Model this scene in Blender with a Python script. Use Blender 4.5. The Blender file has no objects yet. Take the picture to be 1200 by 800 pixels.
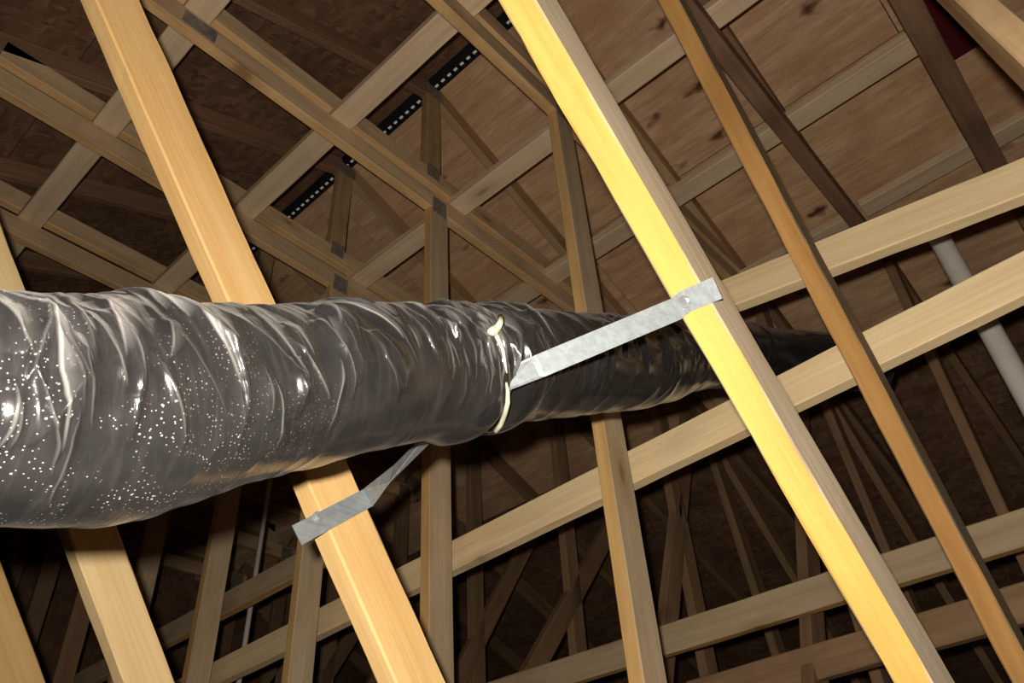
import bpy, bmesh, math, random
import numpy as np
from mathutils import Vector, Matrix, noise

random.seed(4)
sc = bpy.context.scene
COL = sc.collection
H = 0.85                                    # eye height above the attic floor

# ------------------------------------------------------------------ camera
PITCH, ROLL, YAW, FPX = math.radians(38.42631375), math.radians(-3.88379254), math.radians(39.89909693), 924.515956
fwd = Vector((math.cos(YAW)*math.cos(PITCH), math.sin(YAW)*math.cos(PITCH), math.sin(PITCH)))
rt0 = fwd.cross(Vector((0, 0, 1))).normalized()
up0 = rt0.cross(fwd)
RT = rt0*math.cos(ROLL) + up0*math.sin(ROLL)
UP = -rt0*math.sin(ROLL) + up0*math.cos(ROLL)
cd = bpy.data.cameras.new('camera')
cam = bpy.data.objects.new('camera', cd)
COL.objects.link(cam)
cam.matrix_world = Matrix(((RT.x, UP.x, -fwd.x, 0), (RT.y, UP.y, -fwd.y, 0), (RT.z, UP.z, -fwd.z, H), (0, 0, 0, 1)))
cd.sensor_width = 36.0
cd.lens = 36.0*FPX/1200.0
cd.clip_start = 0.02
sc.camera = cam

# ------------------------------------------------------------------ light: dark attic, the camera's own flash
w = bpy.data.worlds.new('dark_attic'); sc.world = w; w.use_nodes = True
w.node_tree.nodes['Background'].inputs[0].default_value = (0.75, 0.85, 1.0, 1)
w.node_tree.nodes['Background'].inputs[1].default_value = 0.01
ld = bpy.data.lights.new('camera_flash', 'SPOT')
ld.energy = 106.0
ld.color = (1.0, 0.92, 0.81)
ld.shadow_soft_size = 0.012
ld.spot_size = math.radians(135)
ld.spot_blend = 0.75
lo = bpy.data.objects.new('camera_flash', ld)
COL.objects.link(lo)
aim = (fwd*1.0 + RT*0.05 + UP*0.03).normalized()
lo.matrix_world = Matrix.Translation(Vector((0, 0, H)) - RT*0.030 + UP*0.045 - fwd*0.02) @ aim.to_track_quat('-Z', 'Y').to_matrix().to_4x4()

sc.view_settings.view_transform = 'Standard'
sc.view_settings.look = 'None'
sc.view_settings.exposure = 0.0
sc.view_settings.gamma = 1.0
sc.view_settings.use_curve_mapping = False

# ------------------------------------------------------------------ pixel helpers (placing against known truss planes)
def ray(px, py):
    return RT*((px-600)/FPX) + UP*((400-py)/FPX) + fwd
def on_y(px, py, y):
    d = ray(px, py); return d*(y/d.y)
def on_x(px, py, x):
    d = ray(px, py); return d*(x/d.x)
def W(p):
    return Vector((p[0], p[1], p[2]+H))

# ------------------------------------------------------------------ materials
def nt(name):
    m = bpy.data.materials.new(name); m.use_nodes = True
    t = m.node_tree; b = t.nodes['Principled BSDF']
    return m, t.nodes, t.links, b
def mapr(n, l, val, a, b_, c=0.0, d=1.0):
    r = n.new('ShaderNodeMapRange'); r.inputs[1].default_value = a; r.inputs[2].default_value = b_
    r.inputs[3].default_value = c; r.inputs[4].default_value = d; l.new(val, r.inputs[0]); return r.outputs[0]
def mix(n, l, fac, a, b_, mode='MIX'):
    x = n.new('ShaderNodeMix'); x.data_type = 'RGBA'; x.blend_type = mode
    for s, v in ((x.inputs[0], fac), (x.inputs[6], a), (x.inputs[7], b_)):
        if hasattr(v, 'is_output'): l.new(v, s)
        elif isinstance(v, (int, float)): s.default_value = v
        else: s.default_value = (*v, 1)
    return x.outputs[2]
def tex_coord(n, l, scale):
    """object coordinates pushed apart by a random amount for every board"""
    tc = n.new('ShaderNodeTexCoord'); oi = n.new('ShaderNodeObjectInfo')
    mul = n.new('ShaderNodeVectorMath'); mul.operation = 'MULTIPLY'; mul.inputs[1].default_value = (13.7, 5.3, 7.9)
    cmb = n.new('ShaderNodeCombineXYZ')
    for i in range(3): l.new(oi.outputs['Random'], cmb.inputs[i])
    l.new(cmb.outputs[0], mul.inputs[0])
    add = n.new('ShaderNodeVectorMath'); add.operation = 'ADD'
    l.new(tc.outputs['Object'], add.inputs[0]); l.new(mul.outputs[0], add.inputs[1])
    mp = n.new('ShaderNodeMapping'); mp.inputs['Scale'].default_value = scale
    l.new(add.outputs[0], mp.inputs[0])
    return mp.outputs[0], add.outputs[0], oi
def noise_tex(n, l, vec, scale, detail=4, rough=0.55):
    t = n.new('ShaderNodeTexNoise'); t.inputs['Scale'].default_value = scale
    t.inputs['Detail'].default_value = detail; t.inputs['Roughness'].default_value = rough
    l.new(vec, t.inputs['Vector']); return t.outputs[0]

def wood(name, light, dark, knot=(0.22, 0.10, 0.04), stain=0.25, hue=0.25, knots=0.6, face=None):
    m, n, l, b = nt(name)
    v, raw, oi = tex_coord(n, l, (1.2, 16, 16))
    g1 = noise_tex(n, l, v, 1.6, 5, 0.6)
    v2, _, _ = tex_coord(n, l, (2.5, 110, 110))
    g2 = noise_tex(n, l, v2, 1.0, 3, 0.6)
    blot = noise_tex(n, l, raw, 5.0, 4, 0.6)
    c = mix(n, l, mapr(n, l, g1, 0.36, 0.68), light, dark)
    if face:                                            # wide faces get a greyer colour than the narrow edges
        tcn = n.new('ShaderNodeTexCoord'); sx = n.new('ShaderNodeSeparateXYZ'); l.new(tcn.outputs['Normal'], sx.inputs[0])
        ab = n.new('ShaderNodeMath'); ab.operation = 'ABSOLUTE'; l.new(sx.outputs[2], ab.inputs[0])
        cf = mix(n, l, mapr(n, l, g1, 0.36, 0.68), face, tuple(x*0.76 for x in face))
        c = mix(n, l, mapr(n, l, ab.outputs[0], 0.6, 0.8), c, cf)
    c = mix(n, l, mapr(n, l, g2, 0.45, 0.75, 0, 0.35), c, tuple(x*0.72 for x in dark))
    # knots: stretched cells with a small dark heart
    v3, _, _ = tex_coord(n, l, (3.0, 9.0, 1.2))
    vo = n.new('ShaderNodeTexVoronoi'); vo.inputs['Scale'].default_value = 1.0
    l.new(v3, vo.inputs['Vector'])
    sp = n.new('ShaderNodeSeparateColor'); l.new(vo.outputs['Color'], sp.inputs[0])
    pk = mapr(n, l, sp.outputs[0], 0.50, 0.54)
    halo = n.new('ShaderNodeMath'); halo.operation = 'MULTIPLY'
    l.new(mapr(n, l, vo.outputs['Distance'], 0.08, 0.34, 0.55, 0.0), halo.inputs[0]); l.new(pk, halo.inputs[1])
    c = mix(n, l, halo.outputs[0], c, tuple(x*0.62 for x in dark))
    k = n.new('ShaderNodeMath'); k.operation = 'MULTIPLY'
    l.new(mapr(n, l, vo.outputs['Distance'], 0.05, 0.12, knots, 0.0), k.inputs[0]); l.new(pk, k.inputs[1])
    c = mix(n, l, k.outputs[0], c, knot)
    c = mix(n, l, mapr(n, l, blot, 0.5, 0.78, 0, stain), c, tuple(x*0.5 for x in dark))
    mr = n.new('ShaderNodeMapRange'); mr.inputs[3].default_value = 1-hue; mr.inputs[4].default_value = 1+hue*0.4
    l.new(oi.outputs['Random'], mr.inputs[0])
    hs = n.new('ShaderNodeHueSaturation'); l.new(mr.outputs[0], hs.inputs['Value']); l.new(c, hs.inputs['Color'])
    l.new(hs.outputs[0], b.inputs['Base Color'])
    b.inputs['Roughness'].default_value = 0.72
    b.inputs['Specular IOR Level'].default_value = 0.25
    bp = n.new('ShaderNodeBump'); bp.inputs['Strength'].default_value = 0.35; bp.inputs['Distance'].default_value = 0.002
    l.new(g2, bp.inputs['Height']); l.new(bp.outputs[0], b.inputs['Normal'])
    return m

M = {}
M['yellow_pine'] = wood('yellow_pine', (0.80, 0.50, 0.13), (0.68, 0.37, 0.085), stain=0.06, hue=0.0, knots=0.15, face=(0.84, 0.68, 0.48))
M['fresh_pine'] = wood('fresh_pine', (0.84, 0.56, 0.245), (0.74, 0.44, 0.16), stain=0.10, hue=0.03, knots=0.4)
M['pale_fresh_pine'] = wood('pale_fresh_pine', (0.93, 0.70, 0.38), (0.82, 0.57, 0.26), stain=0.1, hue=0.0, knots=0.6)
M['orange_pine'] = wood('orange_pine', (0.56, 0.31, 0.10), (0.42, 0.21, 0.06), stain=0.2, hue=0.05, knots=0.5, face=(0.30, 0.22, 0.14))
M['web_pine'] = wood('web_pine', (0.78, 0.50, 0.20), (0.62, 0.37, 0.14), stain=0.25, hue=0.15, face=(0.64, 0.49, 0.31))
M['chord_pine'] = wood('chord_pine', (0.86, 0.55, 0.26), (0.64, 0.38, 0.16), stain=0.5, hue=0.15, face=(0.78, 0.56, 0.33))
M['pale_pine'] = wood('pale_pine', (0.88, 0.68, 0.45), (0.74, 0.54, 0.34), stain=0.25, hue=0.12, knots=0.45)
M['brace_pine'] = wood('brace_pine', (0.96, 0.76, 0.45), (0.84, 0.62, 0.34), stain=0.08, hue=0.03, knots=0.7)
M['cap_pine'] = wood('cap_pine', (0.62, 0.42, 0.22), (0.46, 0.29, 0.15), stain=0.4, hue=0.15)
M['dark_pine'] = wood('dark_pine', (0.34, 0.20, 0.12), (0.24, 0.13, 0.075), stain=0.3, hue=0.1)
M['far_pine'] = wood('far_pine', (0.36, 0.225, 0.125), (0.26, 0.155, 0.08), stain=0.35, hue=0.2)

def plywood():
    m, n, l, b = nt('plywood')
    v, raw, oi = tex_coord(n, l, (1.6, 11, 11))
    g1 = noise_tex(n, l, v, 2.0, 7, 0.7)
    v2, _, _ = tex_coord(n, l, (3.0, 60, 60))
    g2 = noise_tex(n, l, v2, 1.5, 4, 0.65)
    blot = noise_tex(n, l, raw, 3.4, 5, 0.6)
    c = mix(n, l, mapr(n, l, g1, 0.38, 0.64), (0.80, 0.54, 0.32), (0.56, 0.335, 0.185))
    c = mix(n, l, mapr(n, l, g2, 0.45, 0.70, 0, 0.55), c, (0.46, 0.26, 0.14))
    c = mix(n, l, mapr(n, l, blot, 0.48, 0.66, 0, 0.5), c, (0.50, 0.25, 0.13))
    vw = n.new('ShaderNodeVectorMath'); vw.operation = 'ADD'
    v3, _, _ = tex_coord(n, l, (3.6, 6.5, 0.01))
    nz = n.new('ShaderNodeTexNoise'); nz.inputs['Scale'].default_value = 3.0; l.new(v3, nz.inputs['Vector'])
    sc_ = n.new('ShaderNodeVectorMath'); sc_.operation = 'SCALE'; sc_.inputs['Scale'].default_value = 0.5
    l.new(nz.outputs['Color'], sc_.inputs[0]); l.new(v3, vw.inputs[0]); l.new(sc_.outputs[0], vw.inputs[1])
    vo = n.new('ShaderNodeTexVoronoi'); vo.inputs['Scale'].default_value = 1.0; l.new(vw.outputs[0], vo.inputs['Vector'])
    sep = n.new('ShaderNodeSeparateColor'); l.new(vo.outputs['Color'], sep.inputs[0])
    pk = n.new('ShaderNodeMath'); pk.operation = 'MULTIPLY'
    l.new(mapr(n, l, vo.outputs['Distance'], 0.06, 0.20, 0.95, 0), pk.inputs[0]); l.new(mapr(n, l, sep.outputs[0], 0.30, 0.35), pk.inputs[1])
    c = mix(n, l, pk.outputs[0], c, (0.095, 0.030, 0.016))
    l.new(c, b.inputs['Base Color']); b.inputs['Roughness'].default_value = 0.8
    b.inputs['Specular IOR Level'].default_value = 0.2
    return m
def osb():
    m, n, l, b = nt('strand_board')
    v, raw, oi = tex_coord(n, l, (14, 30, 14))
    vo = n.new('ShaderNodeTexVoronoi'); vo.inputs['Scale'].default_value = 1.3; l.new(v, vo.inputs['Vector'])
    v2, _, _ = tex_coord(n, l, (34, 13, 14))
    vo2 = n.new('ShaderNodeTexVoronoi'); vo2.inputs['Scale'].default_value = 1.3; l.new(v2, vo2.inputs['Vector'])
    c = mix(n, l, vo.outputs['Color'], (0.13, 0.072, 0.040), (0.29, 0.165, 0.095))
    c2 = mix(n, l, vo2.outputs['Color'], (0.09, 0.05, 0.03), (0.34, 0.20, 0.12))
    c = mix(n, l, mapr(n, l, vo2.outputs['Distance'], 0.2, 0.45), c2, c)
    blot = noise_tex(n, l, raw, 3.0, 3, 0.6)
    c = mix(n, l, mapr(n, l, blot, 0.45, 0.75, 0, 0.6), c, (0.07, 0.036, 0.023))
    l.new(c, b.inputs['Base Color']); b.inputs['Roughness'].default_value = 0.75
    b.inputs['Specular IOR Level'].default_value = 0.2
    bp = n.new('ShaderNodeBump'); bp.inputs['Strength'].default_value = 0.5; bp.inputs['Distance'].default_value = 0.003
    l.new(vo2.outputs['Distance'], bp.inputs['Height']); l.new(bp.outputs[0], b.inputs['Normal'])
    return m
M['plywood'] = plywood(); M['osb'] = osb()

def metal(name, col, rough, streak=0.5, metallic=0.75):
    m, n, l, b = nt(name)
    v, raw, oi = tex_coord(n, l, (20, 160, 160))
    g = noise_tex(n, l, v, 1.0, 4, 0.6)
    sp = noise_tex(n, l, raw, 55, 3, 0.6)
    c = mix(n, l, mapr(n, l, g, 0.35, 0.7, 0, streak), col, tuple(x*0.62 for x in col))
    c = mix(n, l, mapr(n, l, sp, 0.5, 0.7, 0, 0.4), c, tuple(min(1, x*1.25) for x in col))
    l.new(c, b.inputs['Base Color']); b.inputs['Metallic'].default_value = metallic; b.inputs['Specular IOR Level'].default_value = 0.3
    l.new(mapr(n, l, sp, 0.3, 0.7, rough*0.8, rough*1.25), b.inputs['Roughness'])
    bp = n.new('ShaderNodeBump'); bp.inputs['Strength'].default_value = 0.25; bp.inputs['Distance'].default_value = 0.001
    l.new(g, bp.inputs['Height']); l.new(bp.outputs[0], b.inputs['Normal'])
    return m
M['galvanised'] = metal('galvanised_steel', (0.33, 0.365, 0.38), 0.60, 0.7, 0.3)
M['screw'] = metal('screw_steel', (0.75, 0.78, 0.80), 0.25)

def plain(name, col, rough=0.6, spec=0.4, noise_amt=0.25, scale=30, emis=0.0):
    m, n, l, b = nt(name)
    v, raw, oi = tex_coord(n, l, (1, 1, 1))
    g = noise_tex(n, l, raw, scale, 4, 0.6)
    c = mix(n, l, mapr(n, l, g, 0.4, 0.7, 0, noise_amt), col, tuple(x*0.5 for x in col))
    l.new(c, b.inputs['Base Color']); b.inputs['Roughness'].default_value = rough
    b.inputs['Specular IOR Level'].default_value = spec
    if emis:
        b.inputs['Emission Color'].default_value = (*col, 1); b.inputs['Emission Strength'].default_value = emis
    return m
M['plate'] = plain('gusset_steel', (0.27, 0.235, 0.20), 0.5, 0.5, 0.9, 45)
M['pvc'] = plain('white_pvc', (0.66, 0.61, 0.55), 0.4, 0.4, 0.2, 12)
M['vent_black'] = plain('black_vent_plastic', (0.008, 0.008, 0.009), 0.6)
M['daylight'] = plain('daylight_slot', (0.75, 0.72, 0.66), 0.6, emis=0.13)
M['tie'] = plain('cream_tie', (0.72, 0.70, 0.52), 0.5, 0.4, 0.15)
M['red_felt'] = plain('dark_red_felt', (0.085, 0.005, 0.009), 0.8, 0.2)
M['fluff'] = plain('blown_insulation', (0.35, 0.32, 0.30), 0.95, 0.1, 0.6, 18)
M['cobweb_fluff'] = plain('pale_fluff', (0.7, 0.7, 0.7), 0.9, 0.1)

def duct_mat():
    m, n, l, b = nt('black_plastic_sleeve')
    tc = n.new('ShaderNodeTexCoord')
    uv = n.new('ShaderNodeUVMap'); uv.uv_map = 'UVMap'
    su = n.new('ShaderNodeSeparateXYZ'); l.new(uv.outputs[0], su.inputs[0])
    # hazy, dusty film, painted paler at the near end for the flash falloff
    nz = noise_tex(n, l, tc.outputs['Object'], 11, 5, 0.65)
    film = mapr(n, l, nz, 0.35, 0.70, 0.25, 1.0)
    fade = mapr(n, l, su.outputs[0], 1.15, 1.75, 1.0, 0.18)
    ff = n.new('ShaderNodeMath'); ff.operation = 'MULTIPLY'; l.new(film, ff.inputs[0]); l.new(fade, ff.inputs[1])
    mp = n.new('ShaderNodeMapping'); mp.inputs['Scale'].default_value = (60, 4.0, 1); l.new(uv.outputs[0], mp.inputs[0])
    st = noise_tex(n, l, mp.outputs[0], 2.0, 6, 0.65)
    c = mix(n, l, ff.outputs[0], (0.012, 0.011, 0.011), (0.030, 0.0285, 0.028))
    stf = n.new('ShaderNodeMath'); stf.operation = 'MULTIPLY'; l.new(mapr(n, l, st, 0.50, 0.78, 0, 0.35), stf.inputs[0]); l.new(fade, stf.inputs[1])
    c = mix(n, l, stf.outputs[0], c, (0.075, 0.069, 0.066))
    # highlights and haze along the folds, painted into the film colour
    at = n.new('ShaderNodeAttribute'); at.attribute_name = 'crease'
    c = mix(n, l, mapr(n, l, at.outputs['Fac'], 0.08, 0.9, 0, 0.9), c, (0.36, 0.345, 0.33))
    # pale rim sheen along the upper side, painted into the colour
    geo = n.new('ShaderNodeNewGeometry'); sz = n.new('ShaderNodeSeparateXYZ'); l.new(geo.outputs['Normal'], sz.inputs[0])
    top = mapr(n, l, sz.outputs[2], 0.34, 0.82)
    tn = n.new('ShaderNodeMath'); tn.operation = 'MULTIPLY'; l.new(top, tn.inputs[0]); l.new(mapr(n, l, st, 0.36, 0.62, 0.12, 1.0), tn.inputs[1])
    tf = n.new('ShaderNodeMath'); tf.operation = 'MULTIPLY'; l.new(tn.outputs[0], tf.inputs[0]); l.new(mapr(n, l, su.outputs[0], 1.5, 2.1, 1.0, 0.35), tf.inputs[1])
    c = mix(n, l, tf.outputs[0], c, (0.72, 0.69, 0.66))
    # specks of insulation dust, thickest on the near end of the sleeve
    um = n.new('ShaderNodeMapping'); um.inputs['Scale'].default_value = (1, 0.565, 1); l.new(uv.outputs[0], um.inputs[0])
    def specks(scale, r0, r1, p0):
        vo = n.new('ShaderNodeTexVoronoi'); vo.voronoi_dimensions = '2D'; vo.inputs['Scale'].default_value = scale; l.new(um.outputs[0], vo.inputs['Vector'])
        spot = mapr(n, l, vo.outputs['Distance'], r0, r1, 1.0, 0.0)
        sep = n.new('ShaderNodeSeparateColor'); l.new(vo.outputs['Color'], sep.inputs[0])
        pick = mapr(n, l, sep.outputs[0], p0, p0+0.03)
        f = n.new('ShaderNodeMath'); f.operation = 'MULTIPLY'; l.new(spot, f.inputs[0]); l.new(pick, f.inputs[1])
        return f.outputs[0]
    nr = mapr(n, l, su.outputs[0], 0.92, 0.66)
    lowm = mapr(n, l, su.outputs[1], 0.16, 0.36, 0.10, 1.0)
    nm = n.new('ShaderNodeMath'); nm.operation = 'MULTIPLY'; l.new(nr, nm.inputs[0]); l.new(lowm, nm.inputs[1]); near = nm.outputs[0]
    cl = mapr(n, l, noise_tex(n, l, tc.outputs['Object'], 22, 3, 0.6), 0.46, 0.60)
    f1 = n.new('ShaderNodeMath'); f1.operation = 'MAXIMUM'; l.new(specks(240, 0.06, 0.16, 0.52), f1.inputs[0]); l.new(specks(130, 0.06, 0.13, 0.78), f1.inputs[1])
    f2 = n.new('ShaderNodeMath'); f2.operation = 'MULTIPLY'; l.new(f1.outputs[0], f2.inputs[0]); l.new(near, f2.inputs[1])
    f3 = n.new('ShaderNodeMath'); f3.operation = 'MULTIPLY'; l.new(f2.outputs[0], f3.inputs[0]); l.new(cl, f3.inputs[1])
    c = mix(n, l, f3.outputs[0], c, (0.72, 0.68, 0.71))
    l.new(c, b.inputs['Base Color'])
    l.new(mapr(n, l, nz, 0.3, 0.7, 0.11, 0.24), b.inputs['Roughness'])
    b.inputs['Specular IOR Level'].default_value = 0.55
    b.inputs['Sheen Weight'].default_value = 0.03
    b.inputs['Sheen Roughness'].default_value = 0.35
    bp = n.new('ShaderNodeBump'); bp.inputs['Strength'].default_value = 0.16; bp.inputs['Distance'].default_value = 0.003
    l.new(st, bp.inputs['Height']); l.new(bp.outputs[0], b.inputs['Normal'])
    return m
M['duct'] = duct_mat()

# ------------------------------------------------------------------ object helpers
def tag(o, label=None, cat=None, group=None, kind=None):
    if label: o['label'] = label
    if cat: o['category'] = cat
    if group: o['group'] = group
    if kind: o['kind'] = kind
    return o
def empty(name, loc, label=None, cat=None, group=None, kind=None):
    o = bpy.data.objects.new(name, None); COL.objects.link(o)
    o.empty_display_size = 0.1
    o.location = W(loc)
    return tag(o, label, cat, group, kind)
def link(name, me, mat, world, parent=None):
    o = bpy.data.objects.new(name, me); COL.objects.link(o)
    if mat and not me.materials: me.materials.append(mat)
    if parent is not None:
        o.parent = parent; o.matrix_basis = parent.matrix_basis.inverted() @ world
        if parent.parent is not None:
            o.matrix_basis = (parent.parent.matrix_basis @ parent.matrix_basis).inverted() @ world
    else:
        o.matrix_basis = world
    return o
def mesh_from(bm, name, smooth=False):
    me = bpy.data.meshes.new(name); bm.to_mesh(me); bm.free()
    if smooth:
        for p in me.polygons: p.use_smooth = True
    return me
CACHE = {}
def box_mesh(L, Wd, T, bev=0.003, cuts=0, rough=0.0, seed=0):
    key = (round(L, 3), round(Wd, 4), round(T, 4), bev, cuts, rough, seed)
    if key in CACHE: return CACHE[key]
    # eased-edge board: an octagonal section run along X
    hw, ht = Wd/2, T/2
    sec = [(-hw+bev, -ht), (hw-bev, -ht), (hw, -ht+bev), (hw, ht-bev), (hw-bev, ht), (-hw+bev, ht), (-hw, ht-bev), (-hw, -ht+bev)]
    n = cuts+2
    vs = []; fs = []
    for i in range(n):
        x = -L/2 + L*i/(n-1)
        for j, (a, c) in enumerate(sec):
            if rough:
                q = Vector((x*9+seed*3.1, j*5.7, seed*1.7))
                d = noise.noise(q)*rough + max(0.0, noise.noise(q*3.3)-0.35)*rough*2.2
                r = math.hypot(a, c); a2, c2 = a*(1-d/r), c*(1-d/r)
            else: a2, c2 = a, c
            vs.append((x, a2, c2))
    for i in range(n-1):
        for j in range(8):
            k = (j+1) % 8
            fs.append((i*8+j, i*8+k, (i+1)*8+k, (i+1)*8+j))
    fs.append(tuple(range(7, -1, -1))); fs.append(tuple((n-1)*8+j for j in range(8)))
    me = bpy.data.meshes.new('board'); me.from_pydata(vs, [], fs); me.update()
    CACHE[key] = me
    return me
def board(name, P, Q, wide, Wd, T, mat, parent=None, cuts=0, rough=0.0, seed=0, bev=0.003):
    """board from P to Q (eye-relative metres); 'wide' = direction of the Wd side"""
    P, Q = W(P), W(Q)
    d = (Q-P); L = d.length; x = d.normalized()
    wv = Vector(wide); y = (wv - x*wv.dot(x)).normalized(); z = x.cross(y)
    me = box_mesh(L, Wd, T, bev, cuts, rough, seed)
    if me.materials and me.materials[0] != mat:
        me = me.copy(); me.materials.clear()
    c = (P+Q)/2
    mw = Matrix(((x.x, y.x, z.x, c.x), (x.y, y.y, z.y, c.y), (x.z, y.z, z.z, c.z), (0, 0, 0, 1)))
    return link(name, me, mat, mw, parent)
def block(name, c, size, mat, parent=None, rot=None, bev=0.001):
    me = box_mesh(size[0], size[1], size[2], bev)
    if me.materials and me.materials[0] != mat:
        me = me.copy(); me.materials.clear()
    mw = Matrix.Translation(W(c))
    if rot is not None: mw = mw @ rot
    return link(name, me, mat, mw, parent)
def tube(name, pts, r, mat, parent=None, seg=16, caps=True):
    pts = [Vector(p) for p in pts]
    o0 = W(pts[0])
    vs = []; fs = []
    prev = None
    for i, p in enumerate(pts):
        d = (pts[min(i+1, len(pts)-1)] - pts[max(i-1, 0)]).normalized()
        ref = prev if prev is not None else (Vector((0, 0, 1)) if abs(d.z) < 0.9 else Vector((1, 0, 0)))
        a = (ref - d*ref.dot(d)).normalized(); b = d.cross(a); prev = a
        rr = r[i] if isinstance(r, (list, tuple)) else r
        for j in range(seg):
            t = 2*math.pi*j/seg
            vs.append(W(p) - o0 + a*(rr*math.cos(t)) + b*(rr*math.sin(t)))
    n = len(pts)
    for i in range(n-1):
        for j in range(seg):
            k = (j+1) % seg
            fs.append((i*seg+j, i*seg+k, (i+1)*seg+k, (i+1)*seg+j))
    if caps:
        fs.append(tuple(range(seg-1, -1, -1))); fs.append(tuple((n-1)*seg+j for j in range(seg)))
    me = bpy.data.meshes.new(name); me.from_pydata([tuple(v) for v in vs], [], fs); me.update()
    for p in me.polygons: p.use_smooth = True
    return link(name, me, mat, Matrix.Translation(o0), parent)

# ------------------------------------------------------------------ the attic's measures (metres, relative to the eye)
RX, SL = 1.39, 0.41                         # ridge line x, roof slope
PEAK = 3.020                                # underside of the rafters at the ridge
CH0, CH1 = 2.300, 2.389                     # flat top chords of the base trusses
BOT = -0.75                                 # bottom chords
NODE = 0.0
def raf_under(x): return PEAK - SL*abs(x-RX)
def raf_mid(x): return raf_under(x) + 0.0445*math.sqrt(1+SL*SL)
def deck_under(x): return raf_under(x) + 0.089*math.sqrt(1+SL*SL) + 0.001
ANG = math.atan(SL)
YT = {-4: -0.75, -3: -0.150, -2: 0.365, -1: 0.91, 0: 1.53, 1: 2.14, 2: 2.76, 3: 3.37, 4: 3.98, 5: 4.59, 6: 5.20}
YMIN, YMAX = -2.2, 5.62
XMIN, XMAX = -3.6, 10.2

# ------------------------------------------------------------------ setting
fl = board('floor', (XMIN, (YMIN+YMAX)/2, BOT-0.09), (XMAX, (YMIN+YMAX)/2, BOT-0.09), (0, 1, 0), YMAX-YMIN, 0.04, M['fluff']); tag(fl, kind='structure')

roof_r = empty('ceiling', (RX, 0, PEAK+0.1), kind='structure')
roof_l = empty('ceiling', (RX, 0, PEAK+0.1), kind='structure')
def deck(root, side, mat, name, xend, first):
    """sheets of 1.22 x 2.44 m laid across the rafters with open joints"""
    rows = []
    u = 0.035*math.sqrt(1+SL*SL)
    ln = first
    umax = abs(xend-RX)*math.sqrt(1+SL*SL)
    r = 0
    while u < umax:
        a, b_ = u, min(u+ln, umax); u = b_+0.004; ln = 1.22
        y = YMIN - (1.22 if r % 2 else 0.35)
        while y < YMAX:
            y0, y1 = max(y, YMIN), min(y+2.44, YMAX)
            y += 2.444
            if y1-y0 < 0.05: continue
            um = (a+b_)/2
            lift = 0.006+0.001+random.uniform(0, 0.0025)
            c = Vector((RX + side*um*math.cos(ANG), (y0+y1)/2, deck_under(RX)-0.001 - um*math.sin(ANG))) + Vector((side*math.sin(ANG), 0, math.cos(ANG)))*lift
            rot = Matrix.Rotation(side*ANG, 4, 'Y') @ Matrix.Rotation(math.pi/2, 4, 'Z')
            lower = side > 0 and r >= 2
            block('strand_board_sheet' if lower else name, c, (y1-y0, b_-a, 0.012), M['osb'] if lower else mat, root, rot, 0.001)
        r += 1
deck(roof_r, 1, M['plywood'], 'plywood_sheet', XMAX, 0.96)
deck(roof_l, -1, M['osb'], 'strand_board_sheet', XMIN, 1.22)
def gable(name, y):
    vs = [(XMIN, deck_under(XMIN)), (RX, deck_under(RX)), (XMAX, deck_under(XMAX)), (XMAX, BOT-0.07), (XMIN, BOT-0.07)]
    V = [(a, 0.0, b_+H) for a, b_ in vs] + [(a, 0.02, b_+H) for a, b_ in vs]
    F = [(0, 1, 2, 3, 4), (9, 8, 7, 6, 5)] + [(i, i+5, (i+1) % 5+5, (i+1) % 5) for i in range(5)]
    me = bpy.data.meshes.new(name); me.from_pydata(V, [], F); me.update()
    return tag(link(name, me, M['osb'], Matrix.Translation((0, y, 0))), kind='structure')
gable('wall_back', YMAX); gable('wall_front', YMIN-0.02)

# ridge vent: black cover over the open slot with a row of daylight slots along one side
rv = empty('ridge_vent', (RX, YMIN, PEAK+0.12), 'black plastic ridge vent in the roof peak with a dotted row of daylight slots', 'ridge vent')
board('vent_cover', (RX, YMIN, PEAK+0.140), (RX, YMAX, PEAK+0.140), (1, 0, 0), 0.26, 0.012, M['vent_black'], rv)
for s in (-1, 1):
    board('vent_flange', (RX+s*0.034, YMIN, PEAK+0.112), (RX+s*0.034, YMAX, PEAK+0.112), (0, 0, 1), 0.044, 0.006, M['vent_black'], rv)
bm = bmesh.new()
y = -0.6
while y < 5.5:
    mtx = Matrix.Translation((0.022, y-YMIN, -0.010)) @ Matrix.Diagonal((0.010, 0.018, 0.004, 1))
    bmesh.ops.create_cube(bm, size=1.0, matrix=mtx)
    y += 0.040
ds = link('daylight_slots', mesh_from(bm, 'slots'), M['daylight'], Matrix.Translation(W((RX, YMIN, PEAK+0.12))), rv)
tag(ds, 'row of small pale daylight slots', kind='stuff')

# ------------------------------------------------------------------ trusses
def gusset(parent, x, z, y, sx, sz, yoff=0.0195, rot=0.0, name='gusset_plate'):
    for s in (-1, 1):
        r = Matrix.Rotation(-rot, 4, 'Y')
        block(name, (x, y+s*(yoff+0.0008), z), (sx, 0.0016, sz), M['plate'], parent, r, 0.0003)

def clip_web(a, b_, y, zbot=BOT):
    """extend the line a-b in the truss plane up to the rafters or chord and down to the bottom chord"""
    dx, dz = (b_.x-a.x), (b_.z-a.z)
    def at(z): return Vector((a.x + dx*(z-a.z)/dz, y, z))
    lo_ = at(zbot+0.09)
    hi = at(CH0-0.004)
    if hi.x < -0.30 or hi.x > 2.98:         # runs past the flat chord: stop under the rafter
        for i in range(40):
            t = raf_under(hi.x) - 0.006
            hi = at(t)
    return lo_, hi

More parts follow.
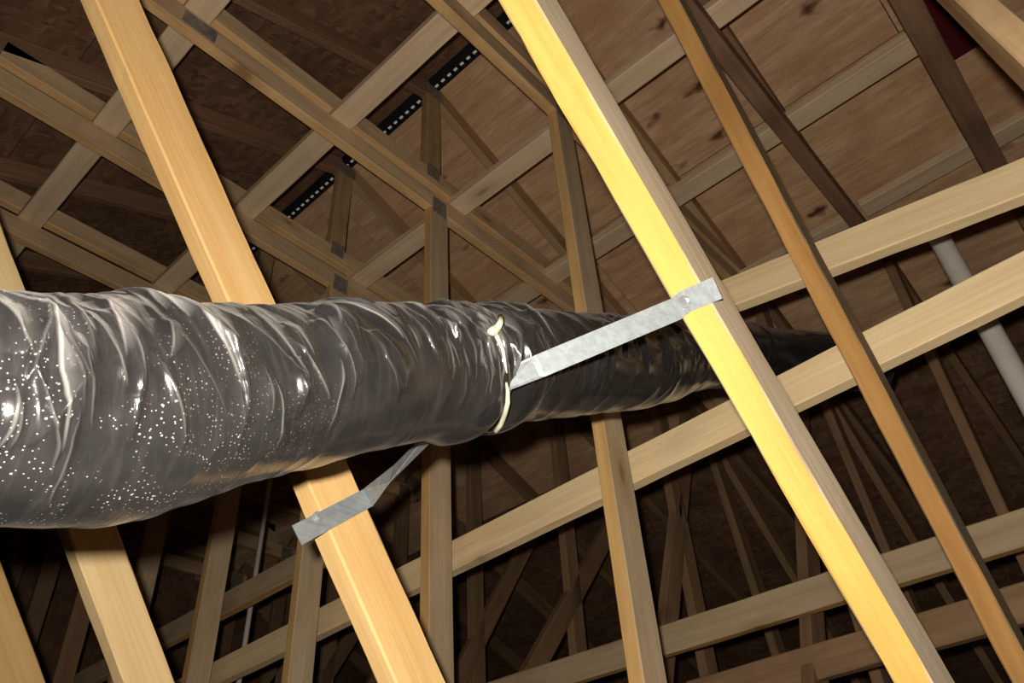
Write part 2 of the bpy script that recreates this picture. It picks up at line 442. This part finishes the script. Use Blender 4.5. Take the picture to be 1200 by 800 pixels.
def tri_cap(k, label, group=None):
    y = YT[k] + {-2: 0.03, -3: -0.012}.get(k, 0.0)
    root = empty('cap_truss', (RX, y, CH1+0.04), label, 'truss', group)
    zb = CH1+0.039
    mat = M['dark_pine'] if k in (-2, -3) else M['chord_pine']
    board('bottom_chord', (0.02, y, zb+0.0445), (2.76, y, zb+0.0445), (0, 0, 1), 0.089, 0.038, mat, root, seed=k)
    for s in (-1, 1):
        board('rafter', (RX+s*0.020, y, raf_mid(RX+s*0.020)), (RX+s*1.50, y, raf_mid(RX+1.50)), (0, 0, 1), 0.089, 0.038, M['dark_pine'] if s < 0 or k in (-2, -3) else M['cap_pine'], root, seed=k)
    board('king_post', (RX, y, zb+0.090), (RX, y, PEAK-0.012), (1, 0, 0), 0.080, 0.038, M['cap_pine'], root, seed=k)
    gusset(root, RX, PEAK+0.020, y, 0.10, 0.075)
    gusset(root, RX, zb+0.075, y, 0.065, 0.075)
    return root

D1 = {-2: ((619, 0), (1084, 800), 0.32), -1: ((129, 0), (482, 797), 0.91), 0: ((-1, 345), (170, 800), 1.53)}
labels = {
 -4: 'roof truss beyond the top right corner behind the one with the red sheet',
 -3: 'roof truss along the top right corner with a sloping web beside the dark red sheet',
 -2: 'roof truss with the bright yellow diagonal that crosses in front of the black duct',
 -1: 'roof truss whose wide tan diagonal passes behind the duct and carries the lower strap end',
 0: 'roof truss whose pale diagonal comes out below the left end of the duct',
 1: 'roof truss third beyond the duct, its post standing left of the strap end',
 2: 'roof truss fourth beyond the duct, its post left of the thin grey pipe',
 3: 'dim roof truss whose post shows just right of the pale diagonal at lower left',
 4: 'dim roof truss whose post stands just left of the pale diagonal at lower left',
 5: 'dim roof truss whose post is second left of the pale diagonal at lower left',
 6: 'dimmest roof truss, its post third left of the pale diagonal, before the gable wall',
}
WEBC = (3.38, 1.72, 3.46, 1.31)
WEBD = (3.63, 1.80, 3.94, 1.50)
for k, y in YT.items():
    far = k >= 3
    root = empty('roof_truss', (RX, y, BOT), labels.get(k, 'dim roof truss far down the attic in a long row of alike trusses'), 'truss', 'roof trusses')
    cm = M['chord_pine']
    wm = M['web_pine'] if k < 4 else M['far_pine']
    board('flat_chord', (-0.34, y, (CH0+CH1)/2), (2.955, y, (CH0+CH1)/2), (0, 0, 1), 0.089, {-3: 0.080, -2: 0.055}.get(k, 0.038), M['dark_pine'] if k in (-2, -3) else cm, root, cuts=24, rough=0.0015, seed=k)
    board('bottom_chord', (XMIN+0.1, y, BOT+0.0445), (XMAX-0.1, y, BOT+0.0445), (0, 0, 1), 0.089, 0.038, wm, root, seed=k)
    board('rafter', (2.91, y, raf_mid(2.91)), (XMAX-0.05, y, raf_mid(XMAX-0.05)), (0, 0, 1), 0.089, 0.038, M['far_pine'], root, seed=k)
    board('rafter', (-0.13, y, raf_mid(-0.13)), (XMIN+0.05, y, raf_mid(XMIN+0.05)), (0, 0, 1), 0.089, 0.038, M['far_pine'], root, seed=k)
    # posts
    if k >= -1:
        board('web_post', (1.455, y, BOT+0.09), (1.425, y, CH0-0.002), (1, 0, 0), 0.089, 0.038, wm if k != -1 else M['web_pine'], root, cuts=16, rough=0.0015, seed=k)
        gusset(root, 1.425, CH0+0.02, y, 0.070, 0.085)
        if k == 0: gusset(root, 0.40, (CH0+CH1)/2, y, 0.11, 0.060)
    if k >= -2:
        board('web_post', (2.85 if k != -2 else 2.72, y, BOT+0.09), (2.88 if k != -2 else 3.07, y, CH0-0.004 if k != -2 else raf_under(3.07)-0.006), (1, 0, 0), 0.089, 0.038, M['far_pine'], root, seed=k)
        gusset(root, 2.88, CH0+0.02, y, 0.085, 0.12)
    # diagonals
    if k in D1:
        (p0, p1, yd) = D1[k]
        lo_, hi = clip_web(on_y(*p0, yd), on_y(*p1, yd), yd)
        mat = {-2: M['yellow_pine'], -1: M['fresh_pine'], 0: M['pale_fresh_pine']}[k]
        o = board('diagonal_web', lo_, hi, (1, 0, 1), 0.089, 0.045 if k == -2 else 0.038, mat, root, cuts=150, rough=0.0022, seed=k+7)
        o['label'] = {-2: 'bright yellow diagonal web with the strap screwed on', -1: 'wide tan diagonal web behind the duct', 0: 'pale diagonal web below the duct end'}[k]
    elif k >= 1:
        a = Vector((0.64, y, 0.64)); b_ = Vector((0.21, y, 0.64+0.43*1.37))
        lo_, hi = clip_web(a, b_, y)
        board('diagonal_web', lo_, hi, (1, 0, 1), 0.089, 0.038, M['fresh_pine'] if k == 1 else wm, root, cuts=40, rough=0.0015, seed=k)
    if k == -2:
        lo_, hi = clip_web(on_y(787, 0, 0.297), on_y(1176, 740, 0.297), 0.297)
        o = board('diagonal_web', lo_, hi, (1, 0, 0.3), 0.080, 0.042, M['orange_pine'], root, cuts=120, rough=0.002, seed=21)
        o['label'] = 'narrow orange diagonal web crossing both braces at right'
    if k == -3:
        lo_, hi = clip_web(on_y(1130, 0, -0.147), on_y(1242, 105, -0.147), -0.147)
        board('diagonal_web', lo_, hi, (1, 0, -0.4), 0.089, 0.038, M['cap_pine'], root, cuts=40, rough=0.002, seed=31)
    if k >= -1:
        a, b_ = {-1: (on_y(945, 620, y), on_y(955, 790, y)), 0: (on_y(795, 600, y), on_y(785, 700, y)), 1: (on_y(687, 670, y), on_y(624, 785, y)), 2: (on_y(600, 671, y), on_y(545, 779, y))}.get(k, (Vector((3.0, y, 1.6)), Vector((2.56, y, 0.9))))
        lo_, hi = clip_web(a, b_, y)
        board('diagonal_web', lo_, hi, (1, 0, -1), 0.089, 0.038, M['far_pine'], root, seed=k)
        if k > 0: continue
        x0, z0, x1, z1 = WEBD
        hi = Vector((3.36, y, raf_under(3.36)-0.05)); t = (BOT+0.1-z0)/(z1-z0)
        board('diagonal_web', (x0+(x1-x0)*t, y, BOT+0.1), (3.40, y, raf_under(3.40)-0.05), (1, 0, 1), 0.089, 0.038, M['far_pine'], root, seed=k)
        board('web_post', (3.34, y-0.0, raf_under(3.34)-0.03), (3.86, y, BOT+0.1), (1, 0, 0), 0.089, 0.038, M['far_pine'], root, seed=k)

capl = {
 -4: 'small triangular cap truss over the top right corner',
 -3: 'small triangular cap truss over the top right chord by the dark red sheet',
 -2: 'small triangular cap truss above the orange diagonal at right',
 -1: 'small triangular cap truss above the chord hidden by the yellow diagonal',
 0: 'small triangular cap truss whose dark peak plate cuts the dotted ridge vent',
 1: 'small triangular cap truss left of the dotted ridge vent, second from the peak plate',
 2: 'small triangular cap truss in the upper left, third from the peak plate',
 3: 'dim triangular cap truss fourth along the ridge from the peak plate',
 4: 'dim triangular cap truss fifth along the ridge from the peak plate',
 5: 'dim triangular cap truss sixth along the ridge from the peak plate',
 6: 'dimmest triangular cap truss, last before the gable wall',
}
for k in YT:
    tri_cap(k, capl.get(k, 'dim small cap truss far down the row under the ridge'), 'cap trusses')

# ------------------------------------------------------------------ purlins lying across the flat chords
def purlin(x, y0, y1, label, tilt=0.0, seed=0):
    z = CH1 + 0.0195
    o = board('purlin', (x-tilt, y0, z), (x+tilt, y1, z), (1, 0, 0), 0.089, 0.037, M['pale_pine'], cuts=50, rough=0.0016, seed=seed)
    return tag(o, label, 'board')
purlin(0.43-0.045, -0.8, 5.5, 'pale purlin over the flat chords, leftmost, beside the wide tan diagonal', 0.01, 1)
purlin(0.99-0.045, -0.8, 5.5, 'long pale purlin crossing left of the dotted ridge vent', 0.0, 2)
purlin(1.565-0.045, -0.8, 5.5, 'long pale purlin crossing just right of the dotted ridge vent', -0.03, 3)
purlin(2.155-0.045, -0.165, 5.5, 'pale purlin ending at the dark chord near the top right', 0.0, 4)
purlin(2.80-0.045, 0.345, 5.5, 'grey weathered purlin just above the upper brace, ending at the orange diagonal', 0.0, 5)
purlin(2.775-0.045, -0.165, 0.325, 'short pale purlin between two dark chords above the upper brace', 0.0, 6)
purlin(2.79-0.045, -1.9, -0.19, 'dim purlin stub at the right edge above the upper brace', 0.0, 7)

# ------------------------------------------------------------------ lateral braces nailed to the web posts
def brace(x, y0, z0, y1, z1, mat, label, seed, wd=0.092, t=0.038):
    o = board('lateral_brace', (x, y0, z0), (x, y1, z1), (0, 0, 1), wd, t, mat, cuts=60, rough=0.0016, seed=seed)
    return tag(o, label, 'board')
brace(1.545, -1.4, 1.005, 0.62, 1.332, M['brace_pine'], 'bright pale brace board, the upper of two sloping across the right side', 1)
brace(1.545, -1.4, 1.050, 3.3, 0.888, M['brace_pine'], 'bright pale brace board under the duct, the lower of two at right', 2)
brace(1.545, 2.1, 1.18, 5.4, 1.13, M['web_pine'], 'dim brace board above another, left of the strap end', 3)
brace(2.30, -1.4, 0.815, 3.6, 0.80, M['web_pine'], 'brown brace board running low across the lower right', 4)
brace(2.30, -1.4, 0.665, 1.3, 0.62, M['far_pine'], 'dim lowest brace board below another at lower right', 5)

# ------------------------------------------------------------------ insulated duct
def duct_axis():
    px = [(0, 345, 626), (50, 343, 628), (100, 345, 622), (150, 349, 611), (200, 353, 592), (250, 356, 575), (300, 357, 562), (350, 353, 549), (400, 350, 537), (450, 348, 526), (500, 352, 515), (550, 356, 507), (590, 351, 503), (633, 359, 497), (700, 366, 486), (743, 367, 482), (785, 372, 473)]
    pts = []
    for x, t, b_ in px:
        P = on_y(x, (t+b_)/2, 0.6)
        pts.append((P, (b_-t)/2*P.dot(fwd)/FPX*0.985))
    A = pts[0][0]; B = pts[4][0]
    d = (B-A).normalized()
    pre = [(A-Vector((0.62, 0, 0.14)), 0.09), (A-Vector((0.36, 0, 0.09)), 0.09), (A-Vector((0.16, 0, 0.055)), 0.089)]
    post = [(Vector((1.37, 0.6, 1.075)), 0.088), (Vector((1.52, 0.6, 1.162)), 0.086), (Vector((1.66, 0.595, 1.215)), 0.086), (Vector((1.78, 0.56, 1.245)), 0.085), (Vector((1.88, 0.50, 1.255)), 0.085), (Vector((1.96, 0.42, 1.255)), 0.085), (Vector((2.00, 0.36, 1.25)), 0.083)]
    return pre+pts+post
AX = duct_axis()
def catmull(P):
    A = np.array([[*p, r] for p, r in P])
    for _ in range(2):                                  # light smoothing of the measured silhouette
        B = A.copy(); B[1:-1] = 0.25*A[:-2]+0.5*A[1:-1]+0.25*A[2:]; B[:, 3] = 0.5*B[:, 3]+0.5*A[:, 3]; A = B
    seg = np.linalg.norm(np.diff(A[:, :3], axis=0), axis=1); s = np.concatenate([[0], np.cumsum(seg)])
    def at_x(x): return s[int(np.argmin(np.abs(A[:, 0]-x)))]
    k0, k1, k2 = at_x(0.10), at_x(0.80), at_x(1.66)
    t = np.concatenate([np.arange(0, k0, 0.010), np.arange(k0, k1, 0.0011), np.arange(k1, k2, 0.0022), np.linspace(k2, s[-1], 110)])
    i = np.clip(np.searchsorted(s, t, side='right')-1, 0, len(s)-2)
    u = (t-s[i])/(s[i+1]-s[i])
    def tang(j):
        j0, j1 = np.clip(j-1, 0, len(s)-1), np.clip(j+1, 0, len(s)-1)
        return (A[j1]-A[j0])/(s[j1]-s[j0])[:, None]
    m0, m1 = tang(i)*(s[i+1]-s[i])[:, None], tang(i+1)*(s[i+1]-s[i])[:, None]
    u = u[:, None]
    return (2*u**3-3*u**2+1)*A[i]+(u**3-2*u**2+u)*m0+(-2*u**3+3*u**2)*A[i+1]+(u**3-u**2)*m1, t
NT = 420
C4, SS = catmull(AX)
NS = len(SS)
iT = int(np.argmin(np.abs(C4[:, 0]-0.612)))             # where the tie gathers the sleeve
sT = SS[iT]
rng = np.random.default_rng(5)
def vnoise(x, y, seed, py=None):
    """smooth 2-D value noise; py = period in y"""
    r = np.random.default_rng(seed); G = r.random((97, 97))
    xi, yi = np.floor(x).astype(int), np.floor(y).astype(int)
    fx, fy = x-xi, y-yi
    fx, fy = fx*fx*(3-2*fx), fy*fy*(3-2*fy)
    def g(a, b_):
        if py: b_ = b_ % py
        return G[a % 97, b_ % 97]
    return (g(xi, yi)*(1-fx)+g(xi+1, yi)*fx)*(1-fy)+(g(xi, yi+1)*(1-fx)+g(xi+1, yi+1)*fx)*fy
S, TH = np.meshgrid(SS, np.linspace(0, 2*np.pi, NT, endpoint=False), indexing='ij')
Vv = TH/(2*np.pi)
def ridge(n, p): return (1-np.abs(2*n-1))**p
ds_ = S-sT
gather = np.exp(-(ds_/0.10)**2)
gl = np.exp(-np.clip(-ds_, 0, None)/0.11)*(ds_ < 0)      # fine pleats just left of the tie
w1 = 0.05*vnoise(S*5, Vv*4, 12, 4) + 0.012*vnoise(S*14, Vv*9, 22, 9)
disp = 0.0050*(vnoise((S+w1)*8, Vv*4+3, 1, 4)-0.5)*2 + 0.0016*(vnoise((S+w1)*26, Vv*7, 2, 7)-0.5)*2
s_near, s_tie, s_far = SS[int(np.argmin(np.abs(C4[:, 0]-0.06)))], sT, SS[int(np.argmin(np.abs(C4[:, 0]-1.65)))]
CRE = np.zeros_like(S)  # mask for the highlights and haze painted along the folds
def crease(s0, t0, tl, a, c2, wd, h, white, flank):
    """one fold: a sharp line on the sleeve from angle t0 over tl radians, drifting a m/rad"""
    i0, i1 = np.searchsorted(SS, s0-0.16), np.searchsorted(SS, s0+0.16)
    if i1-i0 < 4: return
    s_, t_ = S[i0:i1], TH[i0:i1]
    dt = (t_-t0) % (2*np.pi)
    v = dt/tl
    on = v < 1
    tap = np.where(on, np.clip(np.sin(np.pi*np.clip(v, 0, 1)), 0, 1)**0.7, 0)
    d = s_ - s0 - a*dt - c2*(v-0.5)**2 - 0.004*(vnoise(dt*5+s0*90, s0*0+dt*0, 31)-0.5)
    prof = np.where(d > 0, np.exp(-d/wd), np.exp(d/(wd*flank)))
    disp[i0:i1] += 1.35*h*tap*prof*(0.28+0.72*np.sin(t_)**2)
    CRE[i0:i1] = np.maximum(CRE[i0:i1], white*(0.25+0.75*np.clip(1-(s_-s_tie-0.02)/0.12, 0, 1))*tap*np.maximum(np.exp(-(d/0.0013)**2), np.clip(1.35-t_*0.55, 0.12, 1.0)*np.exp(-np.clip(d, 0, 9)/0.011)*(d > 0)))
R_ = np.random.default_rng(11)
def pick_s(): return s_near - 0.08 + (s_far-s_near+0.08)*R_.uniform(0, 1)**1.9
for q in range(135):                                     # long folds hanging from the top of the sleeve
    s0 = pick_s()
    crease(s0, R_.uniform(-0.5, 0.7) % 6.283, R_.uniform(0.7, 1.7), R_.normal(0.030, 0.020), 0.0, R_.uniform(0.004, 0.011), R_.uniform(0.0015, 0.0055), R_.uniform(0.15, 1.0)**1.6, R_.uniform(0.3, 2.5))
for q in range(120):                                     # folds across the flank
    s0 = pick_s()
    crease(s0, R_.uniform(0.9, 1.9), R_.uniform(0.4, 1.1), R_.normal(0.0, 0.022), -0.01, R_.uniform(0.003, 0.009), R_.uniform(0.002, 0.0075), R_.uniform(0, 0.45), R_.uniform(0.25, 2.5))
for q in range(70):                                      # folds under the belly
    s0 = R_.uniform(s_near-0.1, s_far)
    crease(s0, R_.uniform(1.8, 3.2), R_.uniform(0.7, 1.6), R_.normal(-0.035, 0.02), 0.0, R_.uniform(0.006, 0.016), R_.uniform(0.0012, 0.0045), R_.uniform(0, 0.15), R_.uniform(0.4, 2.5))
for q in range(60):
    s0 = R_.uniform(s_near-0.1, s_far)
    crease(s0, R_.uniform(3.2, 5.6), R_.uniform(0.7, 1.6), R_.normal(0.0, 0.03), 0.0, R_.uniform(0.006, 0.016), R_.uniform(0.0012, 0.0045), 0.1, 1.0)
for q in range(95):                                      # tight pleats gathered left of the tie
    s0 = s_tie - 0.012 - abs(R_.normal(0, 0.075))
    crease(s0, R_.uniform(0.2, 1.9), R_.uniform(0.3, 0.9), R_.normal(0.012, 0.010), 0.0, R_.uniform(0.0015, 0.0035), R_.uniform(0.0014, 0.0034), R_.uniform(0.0, 0.6), R_.uniform(0.5, 1.6))
for q in range(30):                                      # and right of it
    s0 = s_tie + 0.015 + abs(R_.normal(0, 0.05))
    crease(s0, R_.uniform(0.0, 1.9), R_.uniform(0.4, 1.1), R_.normal(0.03, 0.02), 0.0, R_.uniform(0.002, 0.005), R_.uniform(0.001, 0.003), R_.uniform(0.0, 0.5), R_.uniform(0.5, 1.6))
# pleats run across the pinch at the tie
low = 0.5-0.5*np.cos(TH)
notch = -(0.010+0.010*low)*np.exp(-((ds_-0.006)/(0.010+0.010*low))**4)
disp += notch + 0.006*np.exp(-((ds_-0.05)/0.03)**2) + (0.002+0.008*low)*np.exp(-((ds_+0.045)/0.035)**2)
Rr = C4[:, 3:4]*0.955 + disp
tan = np.gradient(C4[:, :3], SS, axis=0); tan /= np.linalg.norm(tan, axis=1)[:, None]
upv = np.array([0, 0, 1.0]); A_ = upv - tan*(tan@upv)[:, None]; A_ /= np.linalg.norm(A_, axis=1)[:, None]
B_ = np.cross(tan, A_)                                    # theta 0 = top, +90deg = towards B_
POS = C4[:, None, :3] + Rr[..., None]*(A_[:, None]*np.cos(TH)[..., None] + B_[:, None]*np.sin(TH)[..., None])
def duct_surface(s, th, off=0.0):
    i = int(np.clip(np.searchsorted(SS, s), 1, NS-1)); j = int(round((th % (2*math.pi))/(2*math.pi)*NT)) % NT
    r = max(Rr[i, j], Rr[i, (j+3) % NT], Rr[i, j-3]) + off
    return Vector(C4[i, :3] + r*(A_[i]*math.cos(th) + B_[i]*math.sin(th)))
droot = empty('insulated_duct', tuple(C4[0, :3]), 'large insulated exhaust duct in wrinkled black plastic rising across the picture', 'duct')
o0 = Vector(C4[0, :3])
vs = (POS.reshape(-1, 3) - np.array(o0)).tolist()
vs.append(tuple(C4[0, :3]-np.array(o0))); vs.append(tuple(C4[-1, :3] + tan[-1]*0.01 - np.array(o0)))
fs = []
for i in range(NS-1):
    a = i*NT; c = a+NT
    for j in range(NT):
        k = (j+1) % NT
        fs.append((a+j, c+j, c+k, a+k))
n0, n1 = NS*NT, NS*NT+1
for j in range(NT):
    k = (j+1) % NT
    fs.append((n0, j, k)); fs.append((n1, (NS-1)*NT+k, (NS-1)*NT+j))
me = bpy.data.meshes.new('duct_sleeve'); me.from_pydata(vs, [], fs); me.update()
me.polygons.foreach_set('use_smooth', [True]*len(me.polygons))
ca = me.attributes.new('crease', 'FLOAT', 'POINT')
ca.data.foreach_set('value', np.concatenate([np.clip(CRE, 0, 1).ravel(), [0, 0]]).astype(np.float32))
uvl = me.uv_layers.new(name='UVMap')
li = np.zeros(len(me.loops), dtype=np.int32); me.loops.foreach_get('vertex_index', li)
li2 = np.minimum(li, NS*NT-1)
uvv = np.stack([SS[li2//NT], (li2 % NT)/NT], axis=1)
uvl.data.foreach_set('uv', uvv.astype(np.float32).ravel())
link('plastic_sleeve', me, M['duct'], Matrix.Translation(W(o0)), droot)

# cream tie round the joint of the sleeve (mostly sunk in the folds) with its knot and tail
tt = empty('duct_tie', tuple(duct_surface(sT, math.radians(250))), 'cream plastic tie knotted round the duct left of the strap', 'tie')
def theta_for(px, py, s):
    best = None
    for j in range(NT):
        th = 2*math.pi*j/NT
        p = duct_surface(s, th); q = p
        dd = q.dot(fwd); x = 600+FPX*q.dot(RT)/dd; y_ = 400-FPX*q.dot(UP)/dd
        nrm = (p-Vector(C4[min(np.searchsorted(SS, s), NS-1), :3]))
        if nrm.dot(p) > 0: continue
        e = (y_-py)**2
        if best is None or e < best[0]: best = (e, th)
    return best[1]
def surf_strip(name, pxs, wds, off=0.002, parent=None, mat=None):
    """flat ribbon laid on the sleeve along listed (px,py) points of the axis station nearest them"""
    pts = []
    for px, py in pxs:
        best = None
        d = ray(px, py)
        for i in range(iT-70, iT+70):
            for j in range(0, NT, 2):
                p = POS[i, j]; t = p @ np.array(d)/(d.dot(d))
                dist = np.linalg.norm(p - np.array(d)*t) + 0.02*t
                if best is None or dist < best[0]: best = (dist, i, j)
        _, i, j = best
        pts.append(Vector(C4[i, :3] + (Rr[i, j]+off)*(A_[i]*math.cos(TH[i, j])+B_[i]*math.sin(TH[i, j]))))
    return tube(name, pts, wds, mat, parent, 10)
surf_strip('tie_knot', [(571, 390), (575, 389), (579, 387), (583, 385)], [0.003, 0.0065, 0.006, 0.0045], 0.004, tt, M['tie'])
surf_strip('tie_end', [(576, 389), (579, 383), (581, 377)], [0.004, 0.0042, 0.0035], 0.010, tt, M['tie'])
surf_strip('tie_band', [(578, 391), (583, 400), (587, 411), (590, 423), (592, 436)], [0.0032, 0.0028, 0.0024, 0.002, 0.0010], 0.003, tt, M['tie'])
surf_strip('tie_tail', [(590, 447), (592, 458), (592, 470), (590, 482), (586, 494), (581, 502)], [0.0010, 0.0026, 0.0032, 0.0032, 0.0036, 0.004], 0.004, tt, M['tie'])

# ------------------------------------------------------------------ galvanised strap: from the yellow web, under the duct, to the tan web
pA0, pA1 = on_y(619, 0, 0.32), on_y(1084, 800, 0.32)
dR = (pA1-pA0).normalized()
nR = Vector((dR.z, 0, -dR.x))
if nR.x > 0: nR = -nR                                       # edge face of the yellow web, towards -X
def on_plane(px, py, P, nrm):
    d = ray(px, py); return d*(P.dot(nrm)/d.dot(nrm))
faceR = pA0 + nR*(0.0445+0.0022)
tipA = on_plane(841, 337, faceR, nR); scr = on_plane(803, 353, faceR, nR); edA = on_plane(792, 362, faceR, nR)
yL = 0.91-0.019-0.0022
C0 = on_y(431, 583, yL); C1 = on_y(348, 627, yL)
ci = int(np.argmin(np.abs(SS-(sT+0.008))))
cx = C4[ci]
rb = float(np.median(Rr[ci, NT//3:2*NT//3]))
cent = Vector(cx[:3])
ctr = []
side = (edA-tipA).normalized()
ctr += [tipA, scr, edA]
# straight run down to the underside, then hugging the duct, then out to the tan web
run_end = cent + Vector((-0.012, -0.058, -(rb+0.004)*0.87))
for t in (0.25, 0.5, 0.75): ctr.append(edA.lerp(run_end, t))
ctr.append(run_end)
for a in (-8, 8, 28):
    a = math.radians(a)
    ctr.append(cent + Vector((-0.008, math.sin(a)*(rb+0.004), -math.cos(a)*(rb+0.004)/math.cos(0.45))))
ctr += [C0.lerp(ctr[-1], 0.35), C0, C1]
def strap(name, ctr, wdt, th, mat, parent):
    pts = [Vector(p) for p in ctr]
    # width direction: along the board at R, along the duct under it, along the board at L
    dL = (on_y(482, 797, 0.91)-on_y(129, 0, 0.91)).normalized()
    axis_d = Vector(tan[ci])
    n = len(pts); o0 = W(pts[0])
    vs = []; fs = []
    for i, p in enumerate(pts):
        d = (pts[min(i+1, n-1)]-pts[max(i-1, 0)]).normalized()
        if i <= 2: wv = -dR
        elif i <= 5: wv = -dR
        elif i == 6: wv = (-dR).lerp(axis_d, 0.35)
        elif i <= 9: wv = axis_d
        elif i == 10: wv = axis_d.lerp(-dL, 0.5)
        else: wv = -dL
        wv = (wv-d*wv.dot(d)).normalized()
        nn = d.cross(wv)
        for a, c in ((-.5, -.5), (.5, -.5), (.5, .5), (-.5, .5)):
            vs.append(tuple(W(p)-o0+wv*(a*wdt)+nn*(c*th)))
    for i in range(n-1):
        for j in range(4):
            k = (j+1) % 4
            fs.append((i*4+j, i*4+k, (i+1)*4+k, (i+1)*4+j))
    fs += [(3, 2, 1, 0), tuple((n-1)*4+j for j in range(4))]
    me = bpy.data.meshes.new(name); me.from_pydata(vs, [], fs); me.update()
    return link(name, me, mat, Matrix.Translation(o0), parent)
sr = empty('hanger_strap', tuple(scr), 'galvanised steel strap slung under the duct from the yellow board to the tan one', 'strap')
strap('strap_band', ctr, 0.030, 0.0016, M['galvanised'], sr)
def screw(p, nrm, parent):
    q = nrm.to_track_quat('Z', 'Y').to_matrix().to_4x4()
    bm = bmesh.new()
    bmesh.ops.create_cone(bm, cap_ends=True, segments=20, radius1=0.0085, radius2=0.0085, depth=0.001, matrix=Matrix.Translation((0, 0, 0.0005)))
    bmesh.ops.create_cone(bm, cap_ends=True, segments=6, radius1=0.0052, radius2=0.0047, depth=0.0045, matrix=Matrix.Translation((0, 0, 0.003)))
    link('screw', mesh_from(bm, 'screw'), M['screw'], Matrix.Translation(W(p)) @ q, parent)
screw(scr + nR*0.001, nR, sr)
screw(on_y(372, 606, yL) + Vector((0, -0.001, 0)), Vector((0, -1, 0)), sr)

# ------------------------------------------------------------------ pipes
pr = empty('vent_pipe', (2.2, 0.106, BOT-0.05), 'white plastic plumbing vent pipe rising behind the braces at the right edge', 'pipe')
tube('pipe', [(2.2, 0.106, BOT-0.05), (2.2, 0.106, 1.0), (2.2, 0.106, 1.68)] + [(2.2, 0.106-0.07*(1-math.cos(a)), 1.68+0.07*math.sin(a)) for a in (0.3, 0.6, 0.9, 1.2, 1.45)] + [(2.2, -0.3, 1.745), (2.2, -1.9, 1.70)], 0.030, M['pvc'], pr, 24)
tube('coupling', [(2.2, 0.106, 0.35), (2.2, 0.106, 0.43)], 0.034, M['pvc'], pr, 24)
pl_ = empty('conduit_pipe', (1.69, 2.90, BOT-0.05), 'thin grey vertical pipe behind the braces at lower left', 'pipe')
tube('pipe', [(1.69, 2.90, BOT-0.05), (1.69, 2.90, 2.29)], 0.0105, M['pvc'], pl_, 12)
tube('coupling', [(1.69, 2.90, 0.1), (1.69, 2.90, 0.14)], 0.0135, M['pvc'], pl_, 12)

# dark red sheet tucked under the deck by the top right chord
rs = Vector((2.30, -0.30, 0)); zc = deck_under(rs.x)-0.004
rd = block('felt_sheet', (rs.x, rs.y, zc), (0.46, 0.17, 0.003), M['red_felt'], None, Matrix.Rotation(ANG, 4, 'Y'), 0.0005)
tag(rd, 'dark red felt sheet under the roof deck at the top right', 'felt')
